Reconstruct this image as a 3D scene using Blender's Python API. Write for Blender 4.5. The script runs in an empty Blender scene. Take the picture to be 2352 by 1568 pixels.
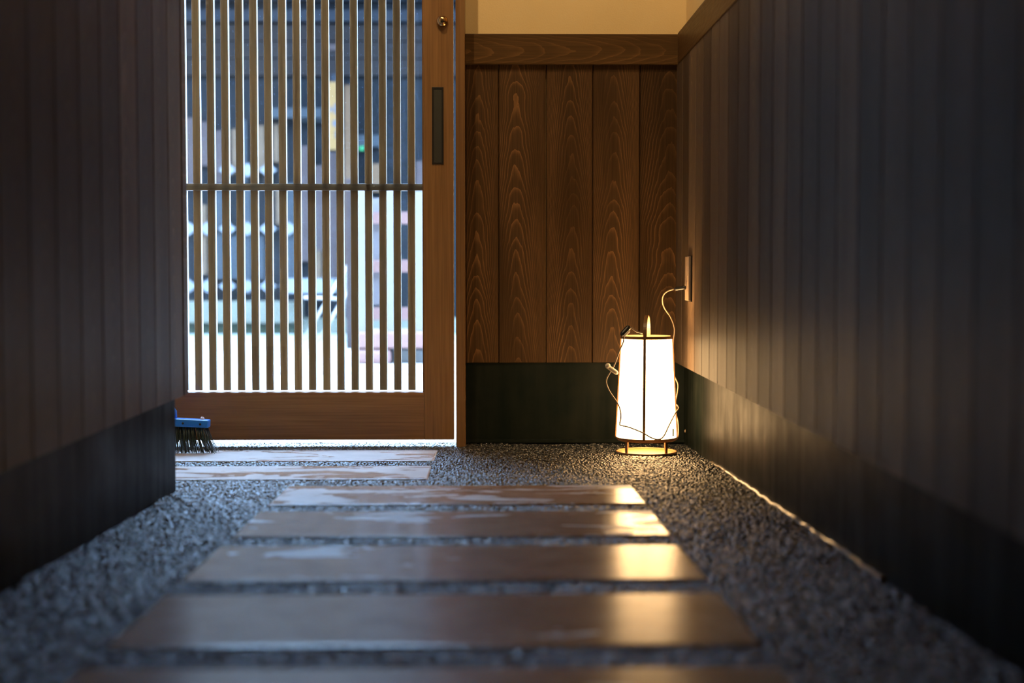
import bpy, bmesh, math, random
from mathutils import Vector, Matrix
random.seed(7)
sc = bpy.context.scene
COL = sc.collection
R = math.radians

# ------------------------------------------------------------------ camera
FPX = 3500.0
CAM = Vector((0.0, -3.675, 0.436))
PITCH = math.atan(172 / FPX)          # tilted slightly down
YAW = math.atan(53 / FPX)             # turned slightly right
cd = bpy.data.cameras.new('camera')
cam = bpy.data.objects.new('camera', cd)
COL.objects.link(cam)
cam.location = CAM
cam.rotation_euler = (math.pi / 2 - PITCH, 0, -YAW)
cd.sensor_width = 36.0
cd.lens = 36.0 * FPX / 2352.0
cd.clip_start = 0.02
cd.dof.use_dof = True
cd.dof.focus_distance = 3.60
cd.dof.aperture_fstop = 2.7
cd.dof.aperture_blades = 9
sc.camera = cam

# ------------------------------------------------------------------ world, exposure
w = bpy.data.worlds.new('overcast_sky')
sc.world = w
w.use_nodes = True
bg = w.node_tree.nodes['Background']
bg.inputs[0].default_value = (0.47, 0.76, 1.19, 1)
bg.inputs[1].default_value = 33.0
sc.view_settings.view_transform = 'Standard'
sc.view_settings.look = 'None'
sc.view_settings.gamma = 1.0
sc.view_settings.use_curve_mapping = False
sc.view_settings.exposure = 0.0
sc.cycles.use_denoising = True
sc.cycles.max_bounces = 6
sc.cycles.use_adaptive_sampling = True
sc.cycles.adaptive_threshold = 0.015
sc.cycles.diffuse_bounces = 4
sc.cycles.glossy_bounces = 3
sc.cycles.transparent_max_bounces = 16
sc.cycles.sample_clamp_indirect = 8.0

SLOPE = 0.0286                         # the passage floor falls towards the door
def fz(y):
    return -SLOPE * y if y < 0.12 else -SLOPE * 0.12

# camera axes, to turn a picture point into a place on a plane y = const
_f = Vector((math.sin(YAW) * math.cos(PITCH), math.cos(YAW) * math.cos(PITCH), -math.sin(PITCH)))
_r = Vector((math.cos(YAW), -math.sin(YAW), 0))
_u = _r.cross(_f)
def at(px, row, y):
    d = _f * FPX + _r * (px - 1176) + _u * (784 - row)
    return CAM + d * ((y - CAM.y) / d.y)

# ------------------------------------------------------------------ materials
class NT:
    def __init__(self, name):
        self.m = bpy.data.materials.new(name)
        self.m.use_nodes = True
        self.t = self.m.node_tree
        self.t.nodes.clear()
        self.out = self.t.nodes.new('ShaderNodeOutputMaterial')
    def n(self, typ, ins=None, **kw):
        nd = self.t.nodes.new(typ)
        for k, v in kw.items():
            setattr(nd, k, v)
        for k, v in (ins or {}).items():
            s = nd.inputs[k]
            if isinstance(v, bpy.types.NodeSocket):
                self.t.links.new(v, s)
            elif isinstance(v, (tuple, list)) and len(v) == 3 and s.type == 'RGBA':
                s.default_value = (*v, 1)
            else:
                s.default_value = v
        return nd
    def math(self, op, a, b=0.0, c=0.0, clamp=False):
        nd = self.n('ShaderNodeMath', {0: a, 1: b, 2: c}, operation=op, use_clamp=clamp)
        return nd.outputs[0]
    def mix(self, f, a, b, mode='MIX'):
        nd = self.n('ShaderNodeMix', None, data_type='RGBA', blend_type=mode)
        for s, v in ((nd.inputs[0], f), (nd.inputs[6], a), (nd.inputs[7], b)):
            if isinstance(v, bpy.types.NodeSocket):
                self.t.links.new(v, s)
            elif isinstance(v, (tuple, list)):
                s.default_value = (*v, 1)
            else:
                s.default_value = v
        return nd.outputs[2]
    def noise(self, vec, scale, detail=3, rough=0.55, w=None, dist=0.0):
        ins = {'Vector': vec, 'Scale': scale, 'Detail': detail, 'Roughness': rough, 'Distortion': dist}
        if w is not None:
            ins['W'] = w
        return self.n('ShaderNodeTexNoise', ins, noise_dimensions='4D' if w is not None else '3D').outputs[0]
    def obj(self):
        return self.n('ShaderNodeTexCoord').outputs['Object']
    def scaled(self, vec, s):
        return self.n('ShaderNodeMapping', {'Vector': vec, 'Scale': s}).outputs[0]
    def ramp(self, fac, lo, hi, a=0.0, b=1.0):
        return self.n('ShaderNodeMapRange', {'Value': fac, 'From Min': lo, 'From Max': hi, 'To Min': a, 'To Max': b}).outputs[0]
    def bump(self, h, strength=0.2, dist=0.002):
        return self.n('ShaderNodeBump', {'Height': h, 'Strength': strength, 'Distance': dist}).outputs[0]
    def bsdf(self, color, rough=0.5, normal=None, spec=0.5, metal=0.0, coat=0.0, coat_rough=0.1, **kw):
        ins = {'Base Color': color, 'Roughness': rough, 'Specular IOR Level': spec, 'Metallic': metal, 'Coat Weight': coat, 'Coat Roughness': coat_rough}
        if normal is not None:
            ins['Normal'] = normal
        ins.update(kw)
        return self.n('ShaderNodeBsdfPrincipled', ins).outputs[0]
    def done(self, sh):
        self.t.links.new(sh, self.out.inputs[0])
        return self.m

def plain(name, color, rough=0.5, metal=0.0, var=0.15, scale=40, coat=0.0, spec=0.5):
    k = NT(name)
    n = k.noise(k.obj(), scale, 3)
    c = k.mix(n, tuple(x * (1 - var) for x in color), tuple(x * (1 + var) for x in color))
    return k.done(k.bsdf(c, rough, k.bump(n, 0.08, 0.001), metal=metal, coat=coat, spec=spec))

def cedar(name, dark, light, rough=0.5, period=0.048, across='X', along='Z', plankvar=0.5, lineamt=1.0):
    """flat-sawn board: nested cathedral arches running along the board, different on every board"""
    k = NT(name)
    co = k.obj()
    s = k.n('ShaderNodeSeparateXYZ', {0: co})
    u, v = s.outputs[across], s.outputs[along]
    rnd = k.n('ShaderNodeObjectInfo').outputs['Random']
    w1 = k.math('MULTIPLY', rnd, 60.0)
    r2 = k.math('FRACT', k.math('MULTIPLY', rnd, 7.31))
    r3 = k.math('FRACT', k.math('MULTIPLY', rnd, 23.7))
    vv = k.n('ShaderNodeCombineXYZ', {0: k.math('MULTIPLY', u, 6.0), 1: k.math('MULTIPLY', v, 2.2), 2: 0.0}).outputs[0]
    wob = k.math('SUBTRACT', k.noise(vv, 1.0, 2, 0.5, w1), 0.5)
    uu = k.math('ADD', k.math('ADD', u, k.math('MULTIPLY', k.math('SUBTRACT', r2, 0.5), 0.035)), k.math('MULTIPLY', wob, 0.035))
    K = k.math('MULTIPLY_ADD', r3, 130.0, 60.0)
    vn = k.n('ShaderNodeCombineXYZ', {0: k.math('MULTIPLY', u, 45.0), 1: k.math('MULTIPLY', v, 9.0), 2: 0.0}).outputs[0]
    jag = k.math('MULTIPLY', k.math('SUBTRACT', k.noise(vn, 1.0, 3, 0.6, w1), 0.5), 0.055)
    g = k.math('ADD', k.math('ADD', v, k.math('MULTIPLY', k.math('MULTIPLY', uu, uu), K)), jag)
    g = k.math('ADD', g, k.math('MULTIPLY', rnd, 3.0))
    vs_ = k.n('ShaderNodeCombineXYZ', {0: 0.0, 1: k.math('MULTIPLY', v, 7.0), 2: 3.0}).outputs[0]
    g = k.math('ADD', g, k.math('MULTIPLY', k.noise(vs_, 1.0, 2, 0.6, w1), 0.16))
    t = k.math('FRACT', k.math('DIVIDE', g, period))
    line = k.math('POWER', t, 6.0)
    vf = k.n('ShaderNodeCombineXYZ', {0: k.math('MULTIPLY', u, 420.0), 1: k.math('MULTIPLY', v, 7.0), 2: 0.0}).outputs[0]
    fine = k.noise(vf, 1.0, 2, 0.6, w1)
    vb = k.n('ShaderNodeCombineXYZ', {0: k.math('MULTIPLY', u, 14.0), 1: k.math('MULTIPLY', v, 2.0), 2: 0.0}).outputs[0]
    broad = k.noise(vb, 1.0, 2, 0.5, w1)
    fac = k.math('MULTIPLY', line, k.ramp(broad, 0.35, 0.65, 0.25 * lineamt, 1.0 * lineamt), clamp=True)
    fac = k.math('ADD', fac, k.ramp(fine, 0.35, 0.7, 0.0, 0.22), clamp=True)
    c = k.mix(fac, dark, light)
    val = k.ramp(r2, 0, 1, 1 - plankvar * 0.5, 1 + plankvar * 0.5)
    val = k.math('MULTIPLY', val, k.ramp(broad, 0.3, 0.7, 0.8, 1.2))
    hs = k.n('ShaderNodeHueSaturation', {'Color': c, 'Value': val}).outputs[0]
    return k.done(k.bsdf(hs, k.ramp(fine, 0.3, 0.7, rough - 0.06, rough + 0.08), k.bump(k.math('ADD', line, fine), 0.12, 0.0006), spec=0.09))

def straight_wood(name, a, b, axis, rough=0.42, scale=1.0):
    """quarter-sawn wood: fine streaks along one axis"""
    k = NT(name)
    rnd = k.n('ShaderNodeObjectInfo').outputs['Random']
    sv = [260 * scale] * 3
    sv['XYZ'.index(axis)] = 5
    w1 = k.math('MULTIPLY', rnd, 50.0)
    n1 = k.noise(k.scaled(k.obj(), sv), 1.0, 3, 0.6, w1)
    sv2 = [22 * scale] * 3
    sv2['XYZ'.index(axis)] = 2.5
    n2 = k.noise(k.scaled(k.obj(), sv2), 1.0, 3, 0.55, w1)
    f = k.math('ADD', k.math('MULTIPLY', n1, 0.5), k.math('MULTIPLY', n2, 0.5))
    c = k.mix(k.ramp(f, 0.34, 0.66), a, b)
    hs = k.n('ShaderNodeHueSaturation', {'Color': c, 'Value': k.ramp(rnd, 0, 1, 0.82, 1.18)}).outputs[0]
    return k.done(k.bsdf(hs, rough, k.bump(n1, 0.1, 0.0005), spec=0.4))

M = {}
M['cedar'] = cedar('stained_cedar_board', (0.042, 0.024, 0.0115), (0.165, 0.085, 0.034))
M['cedar_side'] = cedar('stained_cedar_side_board', (0.078, 0.055, 0.038), (0.180, 0.126, 0.082), rough=0.52, plankvar=1.0, lineamt=0.6)
M['rail_wood'] = cedar('chair_rail_wood', (0.060, 0.034, 0.014), (0.19, 0.098, 0.036), period=0.06, across='Z', along='X', rough=0.4, lineamt=0.6)
M['door_v'] = straight_wood('door_wood_upright', (0.135, 0.070, 0.028), (0.26, 0.140, 0.056), 'Z', rough=0.34)
M['door_h'] = straight_wood('door_wood_level', (0.165, 0.086, 0.034), (0.31, 0.168, 0.067), 'X', rough=0.36)
M['slat_wood'] = straight_wood('slat_wood', (0.18, 0.078, 0.022), (0.32, 0.150, 0.045), 'Z', rough=0.4)
M['daylit_edge'] = straight_wood('daylight_paled_wood_edge', (0.44, 0.39, 0.34), (0.58, 0.53, 0.47), 'Z', rough=0.5)  # wood colour paled so slat and rail edges look daylit
M['lan_wood'] = plain('lantern_bent_wood', (0.20, 0.10, 0.036), 0.45, var=0.2)

def mk_plaster():
    k = NT('ochre_plaster')
    n = k.noise(k.obj(), 260, 4, 0.65)
    n2 = k.noise(k.obj(), 6, 3)
    c = k.mix(n2, (0.68, 0.52, 0.27), (0.76, 0.59, 0.32))
    return k.done(k.bsdf(c, 0.85, k.bump(n, 0.35, 0.0015), spec=0.2))
M['plaster'] = mk_plaster()

def mk_slate():
    k = NT('dark_mortar_skirting')
    co = k.obj()
    n = k.noise(co, 9, 4, 0.6)
    sv = k.scaled(co, (30, 30, 2.5))
    st = k.noise(sv, 1.0, 3, 0.6)
    f = k.math('MULTIPLY_ADD', st, 0.5, k.math('MULTIPLY', n, 0.5))
    c = k.mix(k.ramp(f, 0.35, 0.65), (0.0055, 0.0095, 0.0092), (0.0165, 0.0195, 0.0165))
    return k.done(k.bsdf(c, k.ramp(f, 0.35, 0.65, 0.52, 0.36), k.bump(k.noise(co, 60, 3), 0.12, 0.002), spec=0.02))
M['slate'] = mk_slate()

def mk_mortar():
    k = NT('wet_dark_mortar')
    co = k.obj()
    v = k.n('ShaderNodeTexVoronoi', {'Vector': co, 'Scale': 190.0}).outputs['Distance']
    c = k.mix(k.noise(co, 30, 3), (0.008, 0.012, 0.015), (0.020, 0.025, 0.03))
    return k.done(k.bsdf(c, 0.6, k.bump(v, 0.7, 0.004), spec=0.2))
M['mortar'] = mk_mortar()

def mk_pebble():
    k = NT('wet_pebble')
    rnd = k.n('ShaderNodeObjectInfo').outputs['Random']
    r = k.n('ShaderNodeValToRGB', {0: rnd})
    el = r.color_ramp.elements
    el[0].position, el[0].color = 0.0, (0.006, 0.009, 0.013, 1)
    el[1].position, el[1].color = 1.0, (0.10, 0.10, 0.095, 1)
    for p, c in ((0.35, (0.014, 0.018, 0.023, 1)), (0.6, (0.024, 0.027, 0.030, 1)), (0.8, (0.045, 0.042, 0.037, 1))):
        e = el.new(p); e.color = c
    return k.done(k.bsdf(r.outputs[0], k.math('MULTIPLY_ADD', rnd, 0.15, 0.09), spec=0.95))
M['pebble'] = mk_pebble()

def mk_slab():
    """honed brown stone; water films with ragged outlines make parts of it smoother"""
    k = NT('honed_brown_stone')
    g = k.n('ShaderNodeNewGeometry').outputs['Position']
    base = k.noise(g, 14, 4, 0.6)
    grain = k.noise(g, 420, 2, 0.6)
    c = k.mix(k.ramp(base, 0.3, 0.7), (0.33, 0.190, 0.105), (0.48, 0.295, 0.175))
    c = k.mix(k.ramp(grain, 0.35, 0.75, 0, 0.35), c, (0.33, 0.25, 0.18))
    pat = k.noise(k.scaled(g, (4.2, 9.0, 1)), 1.0, 4, 0.62, dist=0.6)
    yy = k.n('ShaderNodeSeparateXYZ', {0: g}).outputs['Y']
    edge = k.ramp(yy, -1.9, -0.2, 0.66, 0.42)               # fewer dried patches farther in
    dm = k.ramp(k.math('SUBTRACT', pat, edge), -0.012, 0.02)
    rough = k.n('ShaderNodeMix', {0: dm, 2: k.ramp(grain, 0.3, 0.7, 0.20, 0.27), 3: 0.42}).outputs[0]
    col = k.mix(dm, c, k.mix(k.ramp(base, 0.3, 0.7), (0.44, 0.41, 0.39), (0.58, 0.55, 0.53)))
    rel = k.math('ADD', k.math('MULTIPLY', k.noise(g, 900, 2), k.math('MULTIPLY_ADD', dm, 1.0, 0.35)), k.math('MULTIPLY', k.noise(g, 45, 2), 1.0))
    return k.done(k.bsdf(col, rough, k.bump(rel, 0.18, 0.0008), spec=0.75))
M['slab'] = mk_slab()

def mk_glass():
    """window pane: clear film with mirror reflection, dust specks and smears that catch the daylight"""
    k = NT('dusty_window_pane')
    co = k.obj()
    fr = k.n('ShaderNodeFresnel', {'IOR': 1.5}).outputs[0]
    clear = k.n('ShaderNodeMixShader', {0: fr, 1: k.n('ShaderNodeBsdfTransparent', {'Color': (0.95, 0.975, 1.0)}).outputs[0],
                                        2: k.n('ShaderNodeBsdfGlossy', {'Roughness': 0.0, 'Color': (1, 1, 1)}).outputs[0]}).outputs[0]
    s = k.n('ShaderNodeSeparateXYZ', {0: co})
    film = k.math('MULTIPLY', k.ramp(s.outputs['Z'], 0.80, 0.35, 0.3, 5.5), k.ramp(k.noise(co, 7, 4, 0.6), 0.35, 0.7, 0.0015, 0.0050))
    vor = k.n('ShaderNodeTexVoronoi', {'Vector': co, 'Scale': 190.0, 'Randomness': 1.0})
    pick = k.math('GREATER_THAN', k.n('ShaderNodeSeparateColor', {0: vor.outputs['Color']}).outputs[0], 0.80)
    speck = k.math('MULTIPLY', k.math('LESS_THAN', vor.outputs['Distance'], 0.17), pick)
    low = k.ramp(s.outputs['Z'], 0.75, 0.15, 0.35, 1.0)
    streak = k.ramp(k.noise(k.scaled(co, (60, 1, 2.2)), 1.0, 4, 0.7), 0.45, 0.75)
    sm = k.math('MULTIPLY', streak, k.math('MULTIPLY', k.ramp(s.outputs['X'], -0.30, -0.17), k.ramp(s.outputs['Z'], 0.55, 0.75)))
    fac = k.math('ADD', k.math('ADD', film, k.math('MULTIPLY', k.math('MULTIPLY', speck, low), 0.03)), k.math('MULTIPLY', sm, 0.03), clamp=True)
    dust = k.n('ShaderNodeBsdfTranslucent', {'Color': (0.75, 0.83, 0.95)}).outputs[0]
    return k.done(k.n('ShaderNodeMixShader', {0: fac, 1: clear, 2: dust}).outputs[0])
M['glass'] = mk_glass()

def mk_paper():
    k = NT('lit_lantern_paper')
    n = k.noise(k.scaled(k.obj(), (60, 60, 12)), 1.0, 3)
    d = k.n('ShaderNodeBsdfDiffuse', {'Color': (0.8, 0.72, 0.58)}).outputs[0]
    e = k.n('ShaderNodeEmission', {'Color': (1.0, 0.60, 0.26), 'Strength': k.ramp(n, 0.3, 0.7, 12.0, 14.0)}).outputs[0]
    return k.done(k.n('ShaderNodeAddShader', {0: d, 1: e}).outputs[0])
M['paper'] = mk_paper()

def mk_lamp(name, color, strength):
    k = NT(name)
    return k.done(k.n('ShaderNodeEmission', {'Color': color, 'Strength': strength}).outputs[0])

M['brass'] = plain('aged_brass', (0.45, 0.28, 0.13), 0.22, 1.0)
M['black_metal'] = plain('black_metal', (0.035, 0.036, 0.030), 0.45, 0.0)
M['cord'] = plain('cream_cord', (0.27, 0.20, 0.13), 0.45)
M['cream'] = plain('cream_plastic', (0.75, 0.65, 0.50), 0.4)
M['black'] = plain('black_plastic', (0.015, 0.014, 0.013), 0.4)
M['outlet'] = plain('taupe_plastic', (0.33, 0.25, 0.19), 0.45)
M['blue'] = plain('blue_plastic', (0.015, 0.20, 0.72), 0.32, var=0.08)
M['white_plastic'] = plain('white_plastic', (0.7, 0.7, 0.7), 0.4)
M['bristle'] = plain('dark_green_bristle', (0.030, 0.050, 0.038), 0.3, var=0.35, scale=120)
M['caulk'] = plain('wet_caulk', (0.20, 0.16, 0.11), 0.22, var=0.3)
M['leaf'] = plain('dry_leaf', (0.06, 0.035, 0.02), 0.7)
M['ceiling'] = plain('ceiling_board', (0.28, 0.20, 0.12), 0.7)
M['concrete'] = plain('pale_wet_asphalt', (0.44, 0.385, 0.35), 0.45, var=0.12, scale=8)
M['concrete2'] = plain('pale_green_gutter_stone', (0.24, 0.255, 0.23), 0.5, var=0.12, scale=8)
M['line_grey'] = plain('grey_joint', (0.12, 0.125, 0.125), 0.6)
M['plinth'] = plain('weathered_plinth_stone', (0.09, 0.09, 0.07), 0.8, var=0.3, scale=9, spec=0.1)
M['moss'] = plain('dark_moss', (0.03, 0.04, 0.025), 0.9, var=0.6, scale=30, spec=0.1)
M['f_dark'] = plain('dark_shop_wood', (0.0040, 0.0052, 0.0068), 0.75, var=0.35, scale=5, spec=0.1)
M['f_beam'] = plain('black_beam', (0.012, 0.014, 0.018), 0.8, spec=0.1)
M['f_brown'] = plain('weathered_brown_board', (0.0100, 0.0080, 0.0078), 0.75, var=0.25, scale=6, spec=0.1)
M['f_beige'] = plain('pale_tan_wood', (0.072, 0.047, 0.030), 0.75, var=0.3, scale=9, spec=0.1)
M['f_pink'] = plain('faded_rose_cloth', (0.040, 0.029, 0.028), 0.9, var=0.25, scale=6, spec=0.1)
M['f_grey'] = plain('grey_board', (0.022, 0.026, 0.030), 0.8, var=0.15, spec=0.1)
M['f_white'] = plain('white_lattice_paint', (0.12, 0.125, 0.135), 0.7, var=0.1, spec=0.1)
M['f_sign'] = plain('yellow_wood_sign', (0.125, 0.07, 0.024), 0.6, var=0.15, scale=10, spec=0.1)
M['f_peach'] = plain('peach_wood', (0.075, 0.043, 0.024), 0.7, var=0.15, spec=0.1)
M['f_green'] = plain('green_tag', (0.02, 0.14, 0.05), 0.5, spec=0.1)
M['ink'] = plain('sign_ink', (0.03, 0.03, 0.04), 0.7)
M['rack_pink'] = plain('rose_painted_wood', (0.17, 0.085, 0.075), 0.6, var=0.15, scale=12)
M['rack_white'] = plain('lavender_white_paint', (0.13, 0.112, 0.12), 0.6, var=0.1, scale=12)
M['white_tube'] = plain('white_enamel_tube', (0.28, 0.25, 0.24), 0.4, var=0.05)

# ------------------------------------------------------------------ mesh helpers
def mesh_obj(name, bm, mat, parent=None, smooth=False, loc=None):
    me = bpy.data.meshes.new(name)
    bmesh.ops.recalc_face_normals(bm, faces=bm.faces)
    bm.to_mesh(me)
    bm.free()
    me.materials.append(M[mat] if isinstance(mat, str) else mat)
    if smooth:
        for p in me.polygons:
            p.use_smooth = True
    o = bpy.data.objects.new(name, me)
    COL.objects.link(o)
    if parent is not None:
        o.parent = parent
    if loc is not None:
        o.location = loc
    return o

def add_box(bm, lo, hi, bev=0.0, rot=None):
    c = [(a + b) / 2 for a, b in zip(lo, hi)]
    s = [abs(b - a) for a, b in zip(lo, hi)]
    g = bmesh.ops.create_cube(bm, size=1.0)
    vs = g['verts']
    bmesh.ops.scale(bm, vec=s, verts=vs)
    if bev > 0:
        es = list({e for v in vs for e in v.link_edges})
        r = bmesh.ops.bevel(bm, geom=es, offset=bev, segments=2, affect='EDGES', profile=0.6)
        vs = list({v for v in r['verts']} | {v for v in vs if v.is_valid})
    if rot is not None:
        bmesh.ops.rotate(bm, cent=(0, 0, 0), matrix=rot, verts=vs)
    bmesh.ops.translate(bm, vec=c, verts=vs)
    return vs

def box(name, lo, hi, mat, parent=None, bev=0.0, rot=None):
    """origin in the middle of the box (in the parent's frame), so procedural grain is local"""
    c = Vector([(a + b) / 2 for a, b in zip(lo, hi)])
    h = [abs(b - a) / 2 for a, b in zip(lo, hi)]
    bm = bmesh.new()
    add_box(bm, [-x for x in h], h, bev)
    o = mesh_obj(name, bm, mat, parent, loc=c)
    if rot is not None:
        o.rotation_euler = rot
    return o

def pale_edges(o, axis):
    """edges facing along the axis get a paler wood that stands in for daylight"""
    o.data.materials.append(M['daylit_edge'])
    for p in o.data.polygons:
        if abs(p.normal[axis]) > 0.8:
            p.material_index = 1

def smooth_path(pts, n=6):
    pts = [Vector(p) for p in pts]
    P = [pts[0] * 2 - pts[1]] + pts + [pts[-1] * 2 - pts[-2]]
    out = []
    for i in range(1, len(P) - 2):
        p0, p1, p2, p3 = P[i - 1:i + 3]
        for j in range(n):
            t = j / n
            out.append(0.5 * ((2 * p1) + (p2 - p0) * t + (2 * p0 - 5 * p1 + 4 * p2 - p3) * t * t + (3 * p1 - p0 - 3 * p2 + p3) * t ** 3))
    out.append(pts[-1])
    return out

def add_tube(bm, pts, r, seg=8, caps=True):
    pts = [Vector(p) for p in pts]
    rings = []
    prev = None
    for i, p in enumerate(pts):
        t = (pts[min(i + 1, len(pts) - 1)] - pts[max(i - 1, 0)]).normalized()
        if prev is None:
            a = t.orthogonal().normalized()
        else:
            a = (prev - t * prev.dot(t)).normalized()
        prev = a
        b = t.cross(a)
        rr = r[i] if isinstance(r, (list, tuple)) else r
        rings.append([bm.verts.new(p + (a * math.cos(2 * math.pi * k / seg) + b * math.sin(2 * math.pi * k / seg)) * rr) for k in range(seg)])
    for A, B in zip(rings, rings[1:]):
        for k in range(seg):
            bm.faces.new((A[k], A[(k + 1) % seg], B[(k + 1) % seg], B[k]))
    if caps:
        bm.faces.new(rings[0][::-1])
        bm.faces.new(rings[-1])

def tube(name, pts, r, mat, parent=None, seg=8):
    bm = bmesh.new()
    add_tube(bm, pts, r, seg)
    return mesh_obj(name, bm, mat, parent, smooth=True)

def add_lathe(bm, prof, seg=48, closed=True, axis='Z'):
    """prof: list of (radius, height); closed profile loop gives a solid ring"""
    rings = []
    for r, z in prof:
        ring = []
        for k in range(seg):
            a = 2 * math.pi * k / seg
            x, y = r * math.cos(a), r * math.sin(a)
            ring.append(bm.verts.new((x, y, z) if axis == 'Z' else (x, -z, y)))
        rings.append(ring)
    n = len(rings)
    for i in range(n if closed else n - 1):
        A, B = rings[i], rings[(i + 1) % n]
        for k in range(seg):
            bm.faces.new((A[k], A[(k + 1) % seg], B[(k + 1) % seg], B[k]))
    return rings

def lathe(name, prof, mat, parent=None, seg=48, closed=True, axis='Z', smooth=True, cap=False, loc=None):
    bm = bmesh.new()
    rings = add_lathe(bm, prof, seg, closed, axis)
    if cap:
        bm.faces.new(rings[0]); bm.faces.new(rings[-1])
    o = mesh_obj(name, bm, mat, parent, smooth, loc)
    return o

def prism(name, poly, y0, y1, mat, parent=None):
    """polygon in the x-z plane, given thickness from y0 to y1; origin at its middle"""
    cx = sum(p[0] for p in poly) / len(poly); cz = sum(p[1] for p in poly) / len(poly)
    cyy = (y0 + y1) / 2
    bm = bmesh.new()
    A = [bm.verts.new((x - cx, y0 - cyy, z - cz)) for x, z in poly]
    B = [bm.verts.new((x - cx, y1 - cyy, z - cz)) for x, z in poly]
    bm.faces.new(A); bm.faces.new(B[::-1])
    n = len(poly)
    for i in range(n):
        bm.faces.new((A[i], B[i], B[(i + 1) % n], A[(i + 1) % n]))
    return mesh_obj(name, bm, mat, parent, loc=(cx, cyy, cz))

def empty(name, loc=(0, 0, 0), rz=0.0):
    o = bpy.data.objects.new(name, None)
    o.empty_display_size = 0.05
    COL.objects.link(o)
    o.location = loc
    o.rotation_euler = (0, 0, rz)
    return o

def tag(o, label, cat, group=None, kind=None):
    o['label'] = label
    o['category'] = cat
    if group: o['group'] = group
    if kind: o['kind'] = kind
    return o

def struct(o, label=None):
    o['kind'] = 'structure'
    if label: o['label'] = label
    return o

# ------------------------------------------------------------------ the passage: floor
YR = -5.6                                # rear end of the passage
bm = bmesh.new()
pts = [(-1.2, YR), (0.6, YR), (0.6, 0.12), (-1.2, 0.12)]
top = [bm.verts.new((x, y, fz(y) - 0.0022)) for x, y in pts]
bot = [bm.verts.new((x, y, -0.25)) for x, y in pts]
bm.faces.new(top); bm.faces.new(bot[::-1])
for i in range(4):
    j = (i + 1) % 4
    bm.faces.new((top[i], bot[i], bot[j], top[j]))
floor = struct(mesh_obj('floor', bm, 'mortar'), 'dark wet pebble-washed passage floor')

SL_L, SL_W = 0.640, 0.270
slabs = []
for i in range(15):
    y1 = -0.113 - 0.363 * i
    y0 = y1 - (SL_W if i > 1 else 0.247)
    x0, x1 = (-0.760, -0.122) if i < 2 else (-0.373, 0.266)
    slabs.append((x0, x1, y0, y1))
def slab_mesh(L, W):
    b = bmesh.new()
    add_box(b, (-L / 2, -W / 2, -0.03), (L / 2, W / 2, 0.0030), 0.003)
    # uneven, slightly worn rim
    for v in b.verts:
        v.co.x += random.uniform(-.0012, .0012); v.co.y += random.uniform(-.0012, .0012)
    me = bpy.data.meshes.new('stone_slab'); bmesh.ops.recalc_face_normals(b, faces=b.faces)
    b.to_mesh(me); b.free(); me.materials.append(M['slab'])
    return me
sl_me = [slab_mesh(SL_L, 0.247), slab_mesh(SL_L, SL_W), slab_mesh(SL_L, SL_W), slab_mesh(SL_L, SL_W)]
for i, (x0, x1, y0, y1) in enumerate(slabs):
    o = bpy.data.objects.new('stone_slab', sl_me[0 if i < 2 else 1 + i % 3])
    COL.objects.link(o)
    o.parent = floor
    yc = (y0 + y1) / 2
    o.location = ((x0 + x1) / 2, yc, fz(yc))
    o.rotation_euler = (-math.atan(SLOPE), 0, R(random.uniform(-0.4, 0.4)))

# washed pebbles set in the mortar, tens of thousands: one object
import numpy as np
rg = np.random.default_rng(3)
sp = 0.0080
gx = np.arange(-1.055, 0.487, sp); gy = np.arange(-3.15, 0.115, sp * 0.866)
X, Yg = np.meshgrid(gx, gy)
X[1::2] += sp / 2
X = (X + rg.uniform(-.32, .32, X.shape) * sp).ravel(); Yg = (Yg + rg.uniform(-.32, .32, Yg.shape) * sp).ravel()
ok = ((X > -0.574) | (Yg > -0.88)) & ((Yg < 0.085) | (X < -0.062)) & (X < 0.484)
for (x0, x1, y0, y1) in slabs:
    ok &= ~((X > x0 - .001) & (X < x1 + .001) & (Yg > y0 - .001) & (Yg < y1 + .001))
X, Yg = X[ok], Yg[ok]
Zp = -SLOPE * Yg - 0.0026 + rg.uniform(-.0006, .0006, X.shape) + 0.0012 * np.sin(X * 21 + 1.3) * np.sin(Yg * 17)
me = bpy.data.meshes.new('washed_pebbles')
me.from_pydata(list(zip(X.tolist(), Yg.tolist(), Zp.tolist())), [], [])
me.materials.append(M['pebble'])
peb = bpy.data.objects.new('washed_pebbles', me)
COL.objects.link(peb)
peb.parent = floor
peb['kind'] = 'stuff'
peb['label'] = 'small dark wet pebbles set in the floor'
gt = bpy.data.node_groups.new('pebble_scatter', 'GeometryNodeTree')
gt.interface.new_socket('Geometry', in_out='INPUT', socket_type='NodeSocketGeometry')
gt.interface.new_socket('Geometry', in_out='OUTPUT', socket_type='NodeSocketGeometry')
gi = gt.nodes.new('NodeGroupInput'); go = gt.nodes.new('NodeGroupOutput')
ico = gt.nodes.new('GeometryNodeMeshIcoSphere'); ico.inputs['Radius'].default_value = 1.0; ico.inputs['Subdivisions'].default_value = 2
smn = gt.nodes.new('GeometryNodeSetShadeSmooth')
smt = gt.nodes.new('GeometryNodeSetMaterial'); smt.inputs['Material'].default_value = M['pebble']
iop = gt.nodes.new('GeometryNodeInstanceOnPoints')
rs = gt.nodes.new('FunctionNodeRandomValue'); rs.data_type = 'FLOAT_VECTOR'
rs.inputs[0].default_value = (0.0026, 0.0026, 0.0020); rs.inputs[1].default_value = (0.0060, 0.0058, 0.0046)
rr = gt.nodes.new('FunctionNodeRandomValue'); rr.data_type = 'FLOAT_VECTOR'
rr.inputs[0].default_value = (-.45, -.45, 0); rr.inputs[1].default_value = (.45, .45, 6.28); rr.inputs['Seed'].default_value = 5
L = gt.links.new
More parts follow.
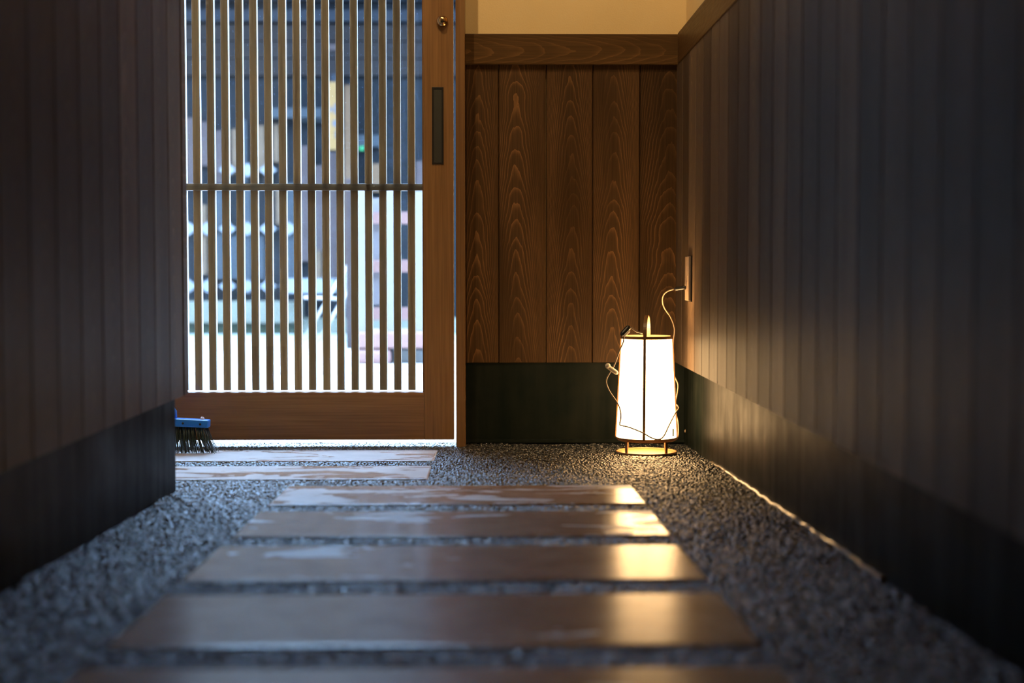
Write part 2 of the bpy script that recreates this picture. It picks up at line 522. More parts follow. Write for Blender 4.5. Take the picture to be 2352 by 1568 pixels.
L(ico.outputs[0], smn.inputs['Geometry']); L(smn.outputs[0], smt.inputs['Geometry'])
L(gi.outputs[0], iop.inputs['Points']); L(smt.outputs[0], iop.inputs['Instance'])
L(rs.outputs[0], iop.inputs['Scale']); L(rr.outputs[0], iop.inputs['Rotation'])
L(iop.outputs[0], go.inputs[0])
peb.modifiers.new('scatter', 'NODES').node_group = gt

# ------------------------------------------------------------------ walls
ZT = 2.35
BT, BB = 0.930, 0.199                    # board top and bottom
def plank_mesh(wd, h, t=0.02):
    b = bmesh.new()
    wd -= 0.0012
    prof = [(-wd / 2, t), (-wd / 2, .0028), (-wd / 2 + .0022, 0), (wd / 2 - .0022, 0), (wd / 2, .0028), (wd / 2, t)]
    A = [b.verts.new((x, y, 0)) for x, y in prof]; B = [b.verts.new((x, y, h)) for x, y in prof]
    b.faces.new(A[::-1]); b.faces.new(B)
    for i in range(6):
        j = (i + 1) % 6
        b.faces.new((A[i], A[j], B[j], B[i]))
    bmesh.ops.recalc_face_normals(b, faces=b.faces)
    me = bpy.data.meshes.new('plank'); b.to_mesh(me); b.free()
    return me
def plank(me, loc, rz, parent):
    o = bpy.data.objects.new('plank', me)
    COL.objects.link(o); o.parent = parent; o.location = loc; o.rotation_euler = (0, 0, rz)
    return o
def world_box_mesh(lo, hi):
    b = bmesh.new(); add_box(b, lo, hi); return b

wall_back = struct(mesh_obj('wall_back', world_box_mesh((-0.0794, 0.111, -0.1), (0.62, 0.26, ZT)), 'plaster'), 'ochre plaster wall above dark cedar boards')
edges = [-0.0574, 0.0238, 0.1407, 0.2557, 0.3718, 0.487]
for a, b in zip(edges, edges[1:]):
    me = plank_mesh(b - a, BT - BB); me.materials.append(M['cedar'])
    plank(me, ((a + b) / 2, 0.0895, BB), 0, wall_back)
struct(box('baseboard_back', (-0.0574, 0.094, -0.06), (0.487, 0.1105, BB), 'slate', bev=0.002))
struct(box('trim_1', (-0.0574, 0.082, 0.0), (0.487, 0.0935, 0.0075), 'slate', bev=0.001), 'thin dark metal strip at foot of back wall')
struct(box('trim_2', (-0.0574, 0.076, BT), (0.4740, 0.1105, 1.0035), 'rail_wood', bev=0.002), 'brown wooden rail between boards and plaster')

wall_right = struct(mesh_obj('wall_right', world_box_mesh((0.4875, YR, -0.1), (0.62, 0.11, ZT)), 'plaster'), 'long right wall of dark vertical boards')
me_r = plank_mesh(0.116, BT - BB, 0.025); me_r.materials.append(M['cedar_side'])
y = 0.089 - 0.058
while y > YR:
    plank(me_r, (0.462, y, BB), -math.pi / 2, wall_right)
    y -= 0.116
struct(box('baseboard_right', (0.4845, YR, -0.06), (0.500, 0.0935, BB), 'slate'))
o = struct(box('trim_3', (0, 0, 0), (5.66, 0.0275, 0.0735), 'rail_wood', bev=0.002), 'brown wooden rail along right wall')
o.rotation_euler = (0, 0, -math.pi / 2); o.location = (0.47375, 0.061 - 2.83, BT + 0.03675)

wall_left = struct(mesh_obj('wall_left', world_box_mesh((-0.72, YR, BB), (-0.5825, -0.850, ZT)), 'plaster'), 'left wall of dark vertical boards')
me_l = plank_mesh(0.116, BT - BB, 0.02); me_l.materials.append(M['cedar_side'])
y = -0.868 - 0.058
while y > YR:
    plank(me_l, (-0.562, y, BB), math.pi / 2, wall_left)
    y -= 0.116
struct(box('baseboard_left', (-0.72, YR, -0.06), (-0.575, -0.885, BB - 0.0005), 'slate'))
struct(box('trim_4', (-0.590, -0.8675, BB), (-0.5605, -0.832, ZT), 'cedar_side', bev=0.0015), 'corner board at end of left wall')
o = struct(box('trim_5', (0, 0, 0), (4.73, 0.0275, 0.0735), 'rail_wood', bev=0.002), 'brown wooden rail along left wall')
o.rotation_euler = (0, 0, math.pi / 2); o.location = (-0.56875, -0.868 - 2.365, BT + 0.03675)
struct(mesh_obj('wall_alcove_side', world_box_mesh((-1.2, -1.0, -0.1), (-1.06, 0.26, ZT)), 'plaster'))
struct(mesh_obj('wall_alcove_back', world_box_mesh((-1.06, -1.0, -0.1), (-0.72, -0.9, ZT)), 'plaster'))
struct(mesh_obj('wall_rear', world_box_mesh((-1.2, YR - 0.1, -0.1), (0.62, YR, ZT)), 'plaster'))
struct(mesh_obj('ceiling', world_box_mesh((-1.2, YR - 0.1, ZT), (0.62, 0.26, ZT + 0.1)), 'ceiling'))
struct(mesh_obj('wall_over_door', world_box_mesh((-1.06, 0.02, 1.90), (-0.0794, 0.26, ZT)), 'plaster'))
# door frame
struct(box('trim_6', (-0.0794, 0.0, -0.02), (-0.0574, 0.11, ZT), 'door_v', bev=0.001), 'slim wooden door post')
struct(box('trim_7', (-1.06, -0.01, 1.83), (-0.0794, 0.11, 1.90), 'door_h', bev=0.002), 'wooden lintel over the sliding door')
struct(box('trim_8', (-1.06, 0.0, -0.02), (-1.035, 0.11, 1.83), 'door_v', bev=0.001), 'wooden post at far side of the door')
# wavy wet bead where right wall meets the floor
pts = []
y = -0.40
while y > -1.85:
    pts.append((0.4835 + random.uniform(-.0014, .0014), y, fz(y) + 0.0015 + random.uniform(-.0015, .0015)))
    y -= 0.035
struct(tube('trim_9', smooth_path(pts, 3), 0.0042, 'caulk'), 'wet mortar bead along foot of right wall')

# ------------------------------------------------------------------ sliding door
door = struct(empty('door_1', (0, 0, 0)), 'sliding wooden lattice door with glass')
DX0, DX1, GX1 = -1.030, -0.0846, -0.1569
DZ0, DZ1 = 0.0176, 1.825
box('stile', (GX1, 0, DZ0), (DX1, 0.034, DZ1), 'door_v', door, 0.0015)
box('stile', (DX0, 0, DZ0), (DX0 + 0.0723, 0.034, DZ1), 'door_v', door, 0.0015)
box('bottom_rail', (DX0 + 0.0723, 0.0006, DZ0), (GX1, 0.0335, 0.1325), 'door_h', door, 0.001)
box('top_rail', (DX0 + 0.0723, 0.0006, 1.74), (GX1, 0.0335, DZ1), 'door_h', door, 0.001)
box('glazing_bead', (GX1 - 0.0028, 0.003, 0.1325), (GX1, 0.0335, 1.74), 'door_v', door)
box('glazing_bead', (DX0 + 0.0723, 0.003, 0.1325), (DX0 + 0.0751, 0.0335, 1.74), 'door_v', door)
for zc in (0.6268, 1.145):
    o = box('cross_rail', (DX0 + 0.0751, 0.010, zc - 0.0083), (GX1 - 0.0028, 0.0255, zc + 0.0083), 'door_h', door, 0.0006)
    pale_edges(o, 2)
bm = bmesh.new(); add_box(bm, (-0.0089, 0.0115, 0.1369), (0.0089, 0.0325, 1.739), 0.0007)
sl = mesh_obj('slat', bm, 'slat_wood', door)
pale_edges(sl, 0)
k = 0
for i in range(23):
    xc = -0.18685 - 0.03432 * i
    if i == 0:
        o = sl
    else:
        o = sl.copy(); COL.objects.link(o); o.parent = door
    o.location = (xc, 0, 0)
bm = bmesh.new(); add_box(bm, (DX0 + 0.0751, 0.0070, 0.1325), (GX1 - 0.0028, 0.0074, 1.74))
# keep one sheet only so that the pane reflects and catches dust once
for f_ in [f_ for f_ in bm.faces if abs(f_.calc_center_median().y - 0.0070) > 1e-5]:
    bm.faces.remove(f_)
gl = mesh_obj('glass_pane', bm, 'glass', door)
gl['label'] = 'dusty glass pane'
# recessed pull
pull = empty('door_pull', (-0.12225, 0, 0.7730)); pull.parent = door; pull['label'] = 'black recessed pull'
bm = bmesh.new()
for lo, hi in (((-.01385, -.0022, -.0918), (-.0095, .002, .0918)), ((.0095, -.0022, -.0918), (.01385, .002, .0918)),
               ((-.0095, -.0022, .0870), (.0095, .002, .0918)), ((-.0095, -.0022, -.0918), (.0095, .002, -.0870))):
    add_box(bm, lo, hi, 0.0004)
mesh_obj('pull_frame', bm, 'black', pull)
bm = bmesh.new(); add_box(bm, (-.0095, -.0009, -.0870), (.0095, .001, .0870))
mesh_obj('pull_plate', bm, 'black_metal', pull)
lock = lathe('door_lock', [(0.0001, 0.0), (0.0135, 0.0), (0.0135, 0.006), (0.0118, 0.0105), (0.0085, 0.0115), (0.0083, 0.0165), (0.0066, 0.018), (0.0001, 0.018)], 'brass', door, 32, False, axis='Y', loc=(-0.1108, 0, 1.0208))
lock['label'] = 'brass cylinder lock'
bm = bmesh.new(); add_box(bm, (-.0007, -.0186, -.0035), (.0007, -.0178, .0035)); mesh_obj('keyhole', bm, 'black', lock)

# ------------------------------------------------------------------ ceiling lamp over the entrance (above the picture)
cl = tag(empty('ceiling_light', (-0.33, -0.95, ZT)), 'small round warm ceiling light above the entrance', 'ceiling light')
lathe('housing', [(0.045, 0.0), (0.075, 0.0), (0.075, -0.02), (0.062, -0.028), (0.052, -0.028), (0.052, -0.006), (0.045, -0.006)], 'white_plastic', cl)
lathe('bulb', [(0.0001, -0.010), (0.030, -0.012), (0.036, -0.020), (0.030, -0.030), (0.0001, -0.034)], mk_lamp('ceiling_bulb_glow', (1.0, 0.62, 0.28), 12.0), cl, 24, False)
ld = bpy.data.lights.new('ceiling_bulb_light', 'SPOT'); ld.spot_size = R(100); ld.spot_blend = 0.6; ld.energy = 52.0; ld.color = (1.0, 0.68, 0.35); ld.shadow_soft_size = 0.02
lo = bpy.data.objects.new('ceiling_bulb_light', ld); COL.objects.link(lo); lo.parent = cl; lo.location = (0, 0, -0.06)
lo.rotation_euler = Vector((0.22, 1.05, -1.25)).to_track_quat('-Z', 'Y').to_euler()

cl2 = tag(empty('ceiling_light', (0.14, -1.35, ZT)), 'small round warm ceiling light farther inside the passage', 'ceiling light')
for ch in list(cl.children):
    c = ch.copy(); COL.objects.link(c); c.parent = cl2
    if ch.type == 'LIGHT':
        c.data = ch.data.copy(); c.data.energy = 38.0; c.data.spot_size = R(58)
        c.rotation_euler = Vector((0.03, 1.44, -1.15)).to_track_quat('-Z', 'Y').to_euler()
for o_ in (cl, cl2):
    o_['group'] = 'ceiling lights of the passage'

# ------------------------------------------------------------------ paper floor lantern
LX, LY = 0.3622, -0.1876
LZ = fz(LY) + 0.003
lan = tag(empty('paper_lantern', (LX, LY, LZ)), 'glowing round paper lantern with thin wooden frame on the pebbled floor', 'lantern')
Z0, Z1 = 0.0445 - LZ, 0.2740 - LZ
RB, RT = 0.0690, 0.0572
lathe('shade', [(RB, Z0), (RT, Z1), (RT - 0.0008, Z1), (RB - 0.0008, Z0)], 'paper', lan, 72)['label'] = 'glowing white paper shade'
lathe('top_ring', [(RT - 0.003, Z1 - 0.003), (RT + 0.0022, Z1 - 0.003), (RT + 0.0022, Z1 + 0.0035), (RT - 0.003, Z1 + 0.0035)], 'lan_wood', lan, 72, smooth=False)
lathe('bottom_ring', [(RB - 0.010, Z0 - 0.007), (RB - 0.004, Z0 - 0.007), (RB + 0.0016, Z0 - 0.0005), (RB + 0.0016, Z0 + 0.0012), (RB - 0.006, Z0 + 0.0012)], 'lan_wood', lan, 72, smooth=False)
TH = R(-10.5)
def frame_at(a, r, z):
    return Vector((r * math.sin(a), -r * math.cos(a), z))
for q in range(4):
    a = TH + q * math.pi / 2
    t = Vector((math.cos(a), math.sin(a), 0)); n = Vector((math.sin(a), -math.cos(a), 0))
    bm = bmesh.new()
    sec = []
    for (r, z) in ((RB, Z0 - 0.001), (RT, Z1 + 0.003)):
        sec.append([bm.verts.new(n * (r + dr) + t * dt + Vector((0, 0, z))) for dt, dr in ((-.0030, .0002), (.0030, .0002), (.0030, .0030), (-.0030, .0030))])
    A, B = sec
    bm.faces.new(A[::-1]); bm.faces.new(B)
    for i in range(4):
        bm.faces.new((A[i], A[(i + 1) % 4], B[(i + 1) % 4], B[i]))
    mesh_obj('rib', bm, 'lan_wood', lan)
# bent-wood carrying handle, an upright hoop from front to back
bm = bmesh.new()
t = Vector((math.cos(TH), math.sin(TH), 0)); n = Vector((math.sin(TH), -math.cos(TH), 0))
N = 28
prev = None
first = last = None
for i in range(N + 1):
    a = math.pi * i / N
    ring = []
    for dr, dt in ((0, -.0042), (0, .0042), (.0024, .0042), (.0024, -.0042)):
        rr_, zz = (RT - 0.004 + dr) * math.cos(a), (0.0505 + dr) * (math.sin(a) ** 0.8)
        ring.append(bm.verts.new(n * rr_ + t * dt + Vector((0, 0, Z1 - 0.002 + zz))))
    if prev:
        for j in range(4):
            bm.faces.new((prev[j], prev[(j + 1) % 4], ring[(j + 1) % 4], ring[j]))
    else:
        bm.faces.new(ring[::-1])
    prev = ring
bm.faces.new(prev)
mesh_obj('handle', bm, 'lan_wood', lan)
for q in range(4):
    a = R(-6) + math.pi / 4 + q * math.pi / 2
    t = Vector((math.cos(a), math.sin(a), 0)); n = Vector((math.sin(a), -math.cos(a), 0))
    bm = bmesh.new()
    sec = [[bm.verts.new(n * (0.0635 + dr) + t * dt + Vector((0, 0, z))) for dt, dr in ((-.0034, -.0014), (.0034, -.0014), (.0034, .0014), (-.0034, .0014))] for z in (0.002, Z0 - 0.0055)]
    A, B = sec
    bm.faces.new(A[::-1]); bm.faces.new(B)
    for i in range(4):
        bm.faces.new((A[i], A[(i + 1) % 4], B[(i + 1) % 4], B[i]))
    mesh_obj('leg', bm, 'lan_wood', lan)
lathe('base_disc', [(0.0001, 0.0), (0.0690, 0.0), (0.0690, 0.0042), (0.0660, 0.0046), (0.0645, 0.0030), (0.0001, 0.0030)], 'lan_wood', lan, 72, False, smooth=False)
lathe('bulb', [(0.0001, 0.095), (0.012, 0.098), (0.020, 0.115), (0.021, 0.128), (0.014, 0.148), (0.009, 0.160), (0.009, 0.172), (0.0001, 0.172)], mk_lamp('lantern_bulb_glow', (1.0, 0.66, 0.32), 30.0), lan, 24, False)
ld = bpy.data.lights.new('lantern_bulb_light', 'POINT'); ld.energy = 3.2; ld.color = (1.0, 0.60, 0.25); ld.shadow_soft_size = 0.012
lo = bpy.data.objects.new('lantern_bulb_light', ld); COL.objects.link(lo); lo.parent = lan; lo.location = (0, 0, 0.195)

def L_(px, row, y):
    return at(px, row, y) - Vector((LX, LY, LZ))
path = [L_(1476, 765, -.243), L_(1462, 761, -.240), L_(1451, 753, -.236), L_(1444, 752, -.234), L_(1436, 762, -.238), L_(1433, 775, -.243), L_(1431, 787, -.242),
        L_(1422, 808, -.236), L_(1411, 838, -.232), L_(1404, 850, -.232), L_(1394, 868, -.23), L_(1393, 881, -.23), L_(1401, 900, -.23),
        L_(1418, 925, -.236), L_(1425, 943, -.238), L_(1426, 960, -.238), L_(1423.5, 974, -.240), L_(1428, 977, -.243), L_(1445, 981, -.255), L_(1475, 993, -.266), L_(1494, 1004, -.266),
        L_(1511, 1009, -.263), L_(1524, 1002, -.258), L_(1537, 976, -.245), L_(1551, 949, -.222), L_(1558.5, 937, -.205), L_(1554, 929, -.19),
        L_(1551, 928, -.178), L_(1556, 900, -.165), L_(1557, 882, -.160), L_(1549, 863, -.150), L_(1545, 840, -.115), L_(1545, 812, -.105), L_(1547, 780, -.105), L_(1549, 755, -.110), L_(1541, 730, -.115), L_(1526, 707, -.125),
        L_(1521.5, 690, -.135), L_(1525, 676, -.145), L_(1535, 668, -.155), L_(1548, 664, -.165)]
cordo = tube('power_cord', smooth_path(path, 6), 0.0016, 'cord', lan, 8)
path2 = [L_(1551, 930, -.185), L_(1551, 945, -.180), L_(1557, 965, -.175), L_(1558.5, 985, -.172), L_(1557, 1003, -.172), L_(1549, 1011, -.18), L_(1536, 1011, -.20)]
tube('cord_loop', smooth_path(path2, 6), 0.0016, 'cord', lan, 8)
# dark tie wrapped round the cord, inline switch, plug
def capsule(name, a, b, r, mat, parent, flat=1.0):
    a, b = Vector(a), Vector(b)
    pts, rs_ = [], []
    for i in range(13):
        s = i / 12
        pts.append(a.lerp(b, s))
        e = min(s, 1 - s) * 12
        rs_.append(r * (0.45 + 0.55 * min(1, e / 2.0) ** 0.5))
    bm = bmesh.new(); add_tube(bm, pts, rs_, 12)
    return mesh_obj(name, bm, mat, parent, smooth=True)
capsule('cord_tie', L_(1427, 770, -.246), L_(1446, 749, -.236), 0.0062, 'black', lan)['label'] = 'black cord tie'
capsule('tie_tail', L_(1434, 771, -.250), L_(1446, 759, -.243), 0.0026, 'cream', lan)
sw = capsule('cord_switch', L_(1391, 838, -.233), L_(1419, 858, -.233), 0.0050, 'cream', lan); sw['label'] = 'cream inline switch'
bm = bmesh.new(); bmesh.ops.create_uvsphere(bm, u_segments=16, v_segments=10, radius=0.0062, matrix=Matrix.Translation(L_(1396, 840, -.234)))
mesh_obj('switch_wheel', bm, 'cream', sw, smooth=True)
capsule('plug', L_(1549, 664, -.166), L_(1576.5, 660, -.181), 0.0047, 'black', lan)['label'] = 'black plug'
p = L_(1546, 993, -.240)
box('maker_sticker', (p.x - .002, p.y - .0006, p.z - .0085), (p.x + .002, p.y + .0006, p.z + .0085), 'cream', lan, rot=(0, 0, R(35)))

# wall outlet on the right wall
ol = tag(empty('wall_outlet', (0.462, -0.1835, 0.3560)), 'taupe outlet plate on right wall above the lantern', 'outlet')
box('outlet_frame', (-0.0035, -0.035, 0), (0.0, 0.035, 0.105), 'black', ol, 0.0008)
box('outlet_plate', (-0.0085, -0.031, 0.002), (-0.0032, 0.031, 0.103), 'outlet', ol, 0.0015)
for zc in (0.035, 0.070):
    box('socket', (-0.0090, -0.013, zc - 0.011), (-0.0080, 0.013, zc + 0.011), 'outlet', ol, 0.0003)

# loose pale cord with a tied end hanging in the corner
X_ = lambda px, row, yy: at(px, row, yy)
hc = tag(empty('hanging_cord', (0.4780, 0.0780, 0.028)), 'thin pale cord with tied end in corner behind lantern', 'cord')
base = Vector((0.4780, 0.0780, 0.028))
pp = [X_(1580.5, 925, .062), X_(1580.5, 945, .063), X_(1580, 962, .064), X_(1582, 975, .064), X_(1581.5, 985, .063), X_(1576, 991, .063)]
tube('cord', [Vector(v) - base for v in smooth_path(pp, 5)], 0.0010, 'cord', hc)
tube('cord_return', [Vector(v) - base for v in smooth_path([X_(1580, 962, .066), X_(1577, 976, .066), X_(1574, 988, .065)], 5)], 0.0010, 'cord', hc)
bm = bmesh.new(); bmesh.ops.create_icosphere(bm, subdivisions=2, radius=0.0042, matrix=Matrix.Translation(Vector(X_(1575, 990, .0635)) - base))
mesh_obj('knot', bm, 'cord', hc, smooth=True)

# ------------------------------------------------------------------ broom
BY = -0.182
br = tag(empty('broom', (-0.735, BY, fz(BY))), 'blue plastic broom with dark green bristles by the door', 'broom')
bz = fz(BY)
def B_(px, row, dy=0.0):
    return at(px, row, BY + dy) - Vector((-0.735, BY, bz))
tl, trp, brp, blp = B_(404, 960.5), B_(482, 964.5), B_(480, 981), B_(404, 979)
dx = (trp - tl)
ang = math.atan2(dx.z, dx.x)
Lh = 0.215
mid = (trp + brp) / 2 - Vector((math.cos(ang), 0, math.sin(ang))) * (Lh / 2)
hd = box('broom_head', (mid.x - Lh / 2, mid.y - 0.017, mid.z - 0.0088), (mid.x + Lh / 2, mid.y + 0.017, mid.z + 0.0088), 'blue', br, 0.003, rot=(0, -ang, 0))
for xx in (0.0895, 0.0500, 0.0100, -0.03, -0.07):
    lathe('hole', [(0.0001, 0.0), (0.0026, 0.0), (0.0026, 0.0006), (0.0001, 0.0006)], 'black', hd, 16, False, axis='Y', loc=(xx, -0.0169, -0.0005))
o = lathe('screw_cap', [(0.0045, 0.0), (0.0045, 0.003), (0.003, 0.0055), (0.0001, 0.006)], 'white_plastic', hd, 16, False, loc=(0.090, 0.004, 0.0088))
# socket and handle: hidden by the end of the left wall in the photograph, only its blue flare shows
sx = -0.006
tube('socket', [(sx + mid.x + 0.034, 0, mid.z + 0.006), (sx + mid.x + 0.030, 0, mid.z + 0.018), (mid.x + 0.0, 0.004, mid.z + 0.045), (mid.x - 0.03, 0.008, mid.z + 0.09)], [0.006, 0.011, 0.014, 0.0135], 'blue', br, 14)
tube('handle', [(mid.x - 0.026, 0.007, mid.z + 0.08), (mid.x - 0.195, 0.03, mid.z + 1.05)], 0.0105, 'blue', br, 14)
bm = bmesh.new()
for r_ in range(5):
    for i in range(62):
        s = (i + random.random()) / 62
        x0 = mid.x + (s - 0.5) * (Lh - 0.012)
        y0 = mid.y + (r_ - 2) * 0.0060
        z0 = mid.z - 0.0075 + (s - 0.5) * Lh * math.sin(ang)
        fl = (s - 0.5)
        x1 = x0 + 0.040 * fl * abs(fl) * 2.0 + 0.004 * fl + random.gauss(0, .0022)
        y1 = y0 + (r_ - 2) * 0.0045 + random.gauss(0, .0018)
        z1 = fz(BY + y1) - bz + 0.0035 + abs(random.gauss(0, .0022))
        mx = x0 * 0.62 + x1 * 0.38
        add_tube(bm, [(x0, y0, z0), (mx + random.gauss(0, .0006), (y0 + y1) / 2, (z0 + z1) / 2), (x1, y1, z1)], [0.0009, 0.0010, 0.0008], 4)
o = mesh_obj('bristles', bm, 'bristle', br, smooth=True); o['kind'] = 'stuff'; o['label'] = 'dark green bristles'

# ------------------------------------------------------------------ crumbs of dry leaf
def leaf(px, row, y, rz, s, label):
    p = at(px, row, y)
    p = Vector((p.x, y, fz(y) + 0.0022))
    bm = bmesh.new()
    out = [(-1, 0, 0.1), (-.5, .38, .35), (.15, .42, .3), (1, .05, .15), (.3, -.4, .3), (-.5, -.33, .4)]
    c = bm.verts.new((0, 0, 0.0))
    c2 = bm.verts.new((0, 0, -0.0006))
    vs = [bm.verts.new((x * s, y_ * s, z * s)) for x, y_, z in out]
    v2 = [bm.verts.new((x * s, y_ * s, z * s - 0.0006)) for x, y_, z in out]
    for i in range(6):
        j = (i + 1) % 6
        bm.faces.new((c, vs[i], vs[j])); bm.faces.new((c2, v2[j], v2[i])); bm.faces.new((vs[i], v2[i], v2[j], vs[j]))
    o = mesh_obj('dry_leaf', bm, 'leaf', loc=p)
    o.rotation_euler = (0, 0, rz)
    tag(o, label, 'leaf', 'crumbs of dry leaf on the floor')
leaf(737, 1018.5, 0.092, 0.3, 0.0050, 'dark leaf crumb under the middle of the door')
leaf(871, 1013.0, 0.115, -0.2, 0.0040, 'dark leaf crumb under the right half of the door')
leaf(407, 1148, -1.02, 0.5, 0.0055, 'brown leaf crumb by the end of the left skirting')

# ------------------------------------------------------------------ outside: street
GZ = -SLOPE * 0.12
bm = bmesh.new(); add_box(bm, (-14, 0.12, GZ - 0.3), (14, 4.45, GZ))
street = struct(mesh_obj('ground_street', bm, 'concrete'), 'pale wet street outside the door')
bm = bmesh.new(); add_box(bm, (-14, 4.45, GZ - 0.3), (14, 6.9, GZ + 0.001))
struct(mesh_obj('ground_gutter', bm, 'concrete2'), 'pale green paved strip along the far side of the street')
for a, b_ in ((2.55, 2.66), (4.40, 4.47), (5.35, 5.50)):
    p = mesh_obj('paving_joint', world_box_mesh((-14, a, GZ - .02), (14, b_, GZ + 0.0025)), 'line_grey', street)
# own house front, outside
struct(mesh_obj('wall_front_outer', world_box_mesh((0.62, 0.11, -0.1), (5, 0.26, 3.2)), 'f_brown'))
struct(mesh_obj('wall_front_outer_far', world_box_mesh((-5, 0.11, -0.1), (-1.2, 0.26, 3.2)), 'f_brown'))

# ------------------------------------------------------------------ outside: wooden shop front across the street
FY = 6.35
fac = tag(empty('wooden_shop', (-1.2, FY, GZ)), 'dark wooden shop front across the street behind the door', 'building')
fo = Vector((-1.2, FY, GZ))
def fbox(name, px0, px1, r0, r1, y0, y1, mat, parent=None, bev=0.0, root=None, off=None):
    a, b_ = at(px0, r1, y0), at(px1, r0, y0)
    of = fo if off is None else off
    return box(name, (a.x - of.x, y0 - of.y, a.z - of.z), (b_.x - of.x, y1 - of.y, b_.z - of.z), mat, parent if parent is not None else fac, bev)
box('wall', (-7, 0.02, 0), (8, 0.3, 4.2), 'f_dark', fac)
box('eave', (-7, -1.25, 2.55), (8, 0.3, 2.65), 'f_beam', fac)
for i in range(31):
    box('rafter', (-6 + i * 0.42, -1.2, 2.47), (-5.93 + i * 0.42, 0.05, 2.55), 'f_brown', fac)
box('lintel', (-7, -0.10, 2.02), (8, 0.02, 2.09), 'f_beam', fac)
box('lintel', (-7, -0.07, 2.16), (8, 0.02, 2.20), 'f_beam', fac)
for i in range(3):
    box('horizontal_board', (-7, -0.03, 1.68 + i * 0.112), (8, 0.02, 1.785 + i * 0.112), 'f_brown', fac)
# plinth and dark mossy gap under it
pl = fbox('plinth', 380, 690, 692, 742, FY - 0.16, FY + 0.02, 'plinth', bev=0.01)
fbox('moss_strip', 380, 690, 742, 768, FY - 0.08, FY + 0.02, 'moss')
fbox('plinth', 690, 1400, 730, 768, FY - 0.10, FY + 0.02, 'plinth', bev=0.01)
# planks of the shop wall behind the lattice, mixed browns
planks = [(533, 549, 296, 400, 'f_beige'), (552, 566, 275, 420, 'f_grey'), (588, 607, 288, 395, 'f_beige'), (628, 640, 285, 372, 'f_beige'), (608, 622, 330, 420, 'f_pink'),
          (495, 512, 300, 420, 'f_pink'), (462, 480, 280, 380, 'f_pink'), (425, 446, 270, 430, 'f_pink'), (462, 474, 470, 630, 'f_beige'), (634, 648, 432, 515, 'f_beige'),
          (665, 676, 435, 540, 'f_grey'), (524, 548, 540, 640, 'f_grey'), (700, 708, 436, 560, 'f_beige'), (724, 738, 575, 645, 'f_beige'), (690, 716, 335, 600, 'f_pink'), (720, 748, 380, 575, 'f_pink'),
          (752, 800, 350, 640, 'f_pink'), (650, 690, 420, 640, 'f_grey'), (560, 575, 432, 640, 'f_grey'), (486, 512, 440, 640, 'f_grey'), (592, 606, 540, 640, 'f_grey')]
for i, (a, b_, r0, r1, m_) in enumerate(planks):
    fbox('wall_plank', a, b_, r0, r1, FY - 0.02 - 0.002 * (i % 4), FY + 0.02, m_)
# white diamond lattice panels in three rows
for row in (390, 525, 657):
    for cx in (432, 477, 522, 568, 615, 662) if row > 400 else (522, 568, 615):
        c = at(cx, row, FY - 0.06) - fo
        wd, ht = 0.056, 0.045
        prism('lattice_diamond', [(c.x - wd, c.z), (c.x, c.z - ht), (c.x + wd, c.z), (c.x, c.z + ht)], c.y, c.y + 0.03, 'f_white', fac)
fbox('shelf', 615, 738, 248, 270, FY - 0.12, FY + 0.02, 'f_grey')
fbox('shelf', 655, 765, 640, 673, FY - 0.30, FY + 0.02, 'f_white')
fbox('post', 793, 806, 195, 640, FY - 0.10, FY + 0.02, 'f_peach')
fbox('peach_board', 845, 874, 376, 440, FY - 0.05, FY + 0.02, 'f_peach')
fbox('grey_board', 815, 875, 310, 336, FY - 0.05, FY + 0.02, 'f_grey')
fbox('grey_board', 690, 748, 255, 280, FY - 0.05, FY + 0.02, 'f_grey')
fbox('green_tag', 826, 836, 336, 345, FY - 0.08, FY - 0.049, 'f_green')
fbox('rose_board', 755, 782, 102, 115, FY - 0.05, FY + 0.02, 'f_pink')
fbox('rose_board', 955, 985, 370, 440, FY - 0.05, FY + 0.02, 'f_pink')

# yellow hanging sign with brush marks
sy = FY - 0.35
so_ = at(767, 345, sy)
sg = tag(empty('shop_sign', so_), 'tall yellow wooden sign with dark brush marks hanging on the shop front', 'sign')
fbox('sign_board', 751, 783, 188, 344, sy, sy + 0.03, 'f_sign', sg, 0.004, off=so_)
fbox('sign_hanger', 760, 774, 170, 190, sy + 0.01, FY + 0.02, 'f_beam', sg, off=so_)
for a, b_, r0, r1 in ((768, 778, 238, 262), (764, 780, 276, 290), (770, 777, 300, 318), (757, 764, 246, 256)):
    fbox('brush_mark', a, b_, r0, r1, sy - 0.003, sy + 0.001, 'ink', sg, off=so_)

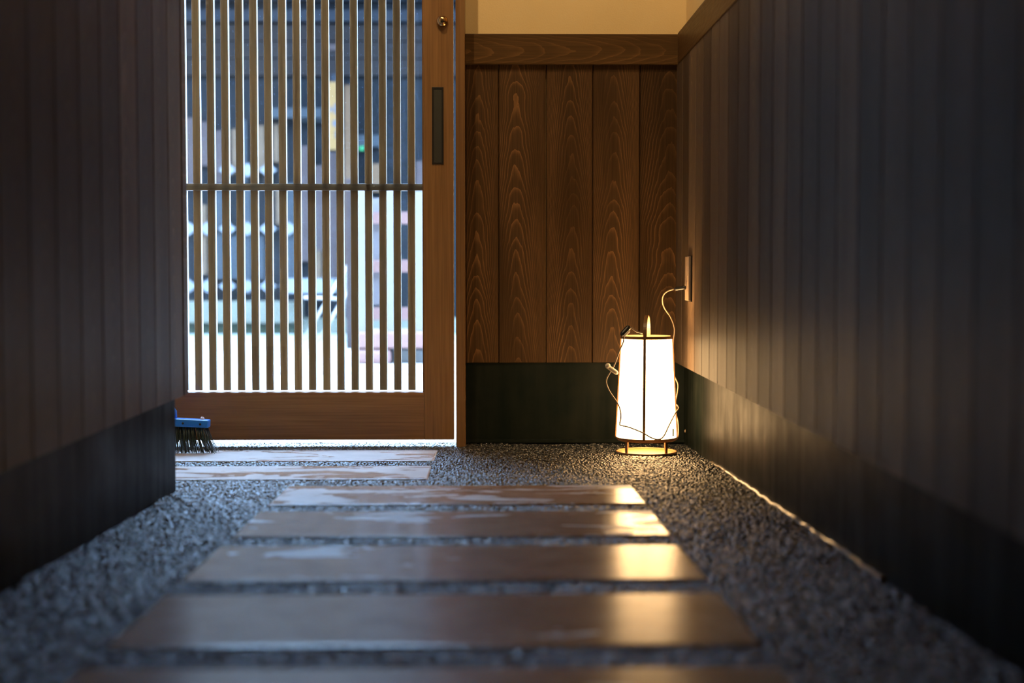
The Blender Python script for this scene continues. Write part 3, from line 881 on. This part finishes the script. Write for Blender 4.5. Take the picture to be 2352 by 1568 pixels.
# slatted rose and white rack standing in the street
ry = 3.20
ro = Vector((at(885, 836, ry).x, ry, GZ))
rk = tag(empty('slatted_rack', ro), 'rose slatted rack with lavender white uprights standing in the street', 'rack')
for a, b_, r0, r1 in ((796, 813, 410, 800), (819, 841, 424, 765), (885, 905, 436, 765), (950, 975, 440, 765), (985, 1005, 440, 765)):
    fbox('upright', a, b_, r0, r1, ry, ry + 0.03, 'rack_white' if a != 796 else 'f_pink', rk, 0.003, off=ro)
for r0, r1 in ((487, 514), (597, 625), (706, 735)):
    fbox('slat', 842, 1003, r0, r1, ry + 0.031, ry + 0.055, 'rack_pink', rk, 0.002, off=ro)
fbox('back_panel', 842, 878, 455, 700, ry + 0.07, ry + 0.09, 'rack_white', rk, off=ro)
fbox('shelf', 815, 1005, 762, 800, ry - 0.02, ry + 0.30, 'rack_pink', rk, 0.01, off=ro)
a, b_ = at(812, 836, ry - 0.02), at(897, 802, ry - 0.02)
box('foot', (a.x - ro.x, -0.02, 0.0), (b_.x - ro.x, 0.28, b_.z - ro.z), 'rack_pink', rk, 0.02)
a, b_ = at(903, 836, ry + 0.05), at(1005, 802, ry + 0.05)
box('foot', (a.x - ro.x, 0.05, 0.0), (b_.x - ro.x, 0.28, b_.z - ro.z), 'line_grey', rk, 0.01)

# white folding stand
ty = 4.70
t0 = Vector((at(745, 800, ty).x, ty, GZ))
ts = tag(empty('folding_stand', t0), 'thin white tube folding stand leaning in the street', 'stand')
def S_(px, row, y): 
    v = at(px, row, y) - t0
    return v
foot1, foot2 = S_(691, 797, ty), S_(726, 797, ty)
foot1.z = foot2.z = 0.007
tube('leg', [foot1, S_(797, 610, ty)], 0.0075, 'white_tube', ts)
tube('leg', [foot2, S_(798, 668, ty)], 0.0075, 'white_tube', ts)
tube('cross_bar', [S_(697, 683, ty - 0.01), S_(777, 686, ty - 0.01)], 0.0085, 'white_tube', ts)
tube('leg', [S_(797, 612, ty + 0.01), S_(790, 690, ty + 0.20), S_(786, 772, ty + 0.42)], 0.0075, 'white_tube', ts)
tube('cross_bar', [S_(797, 668, ty), S_(797, 640, ty + 0.06), S_(797, 612, ty + 0.01)], 0.0065, 'white_tube', ts)
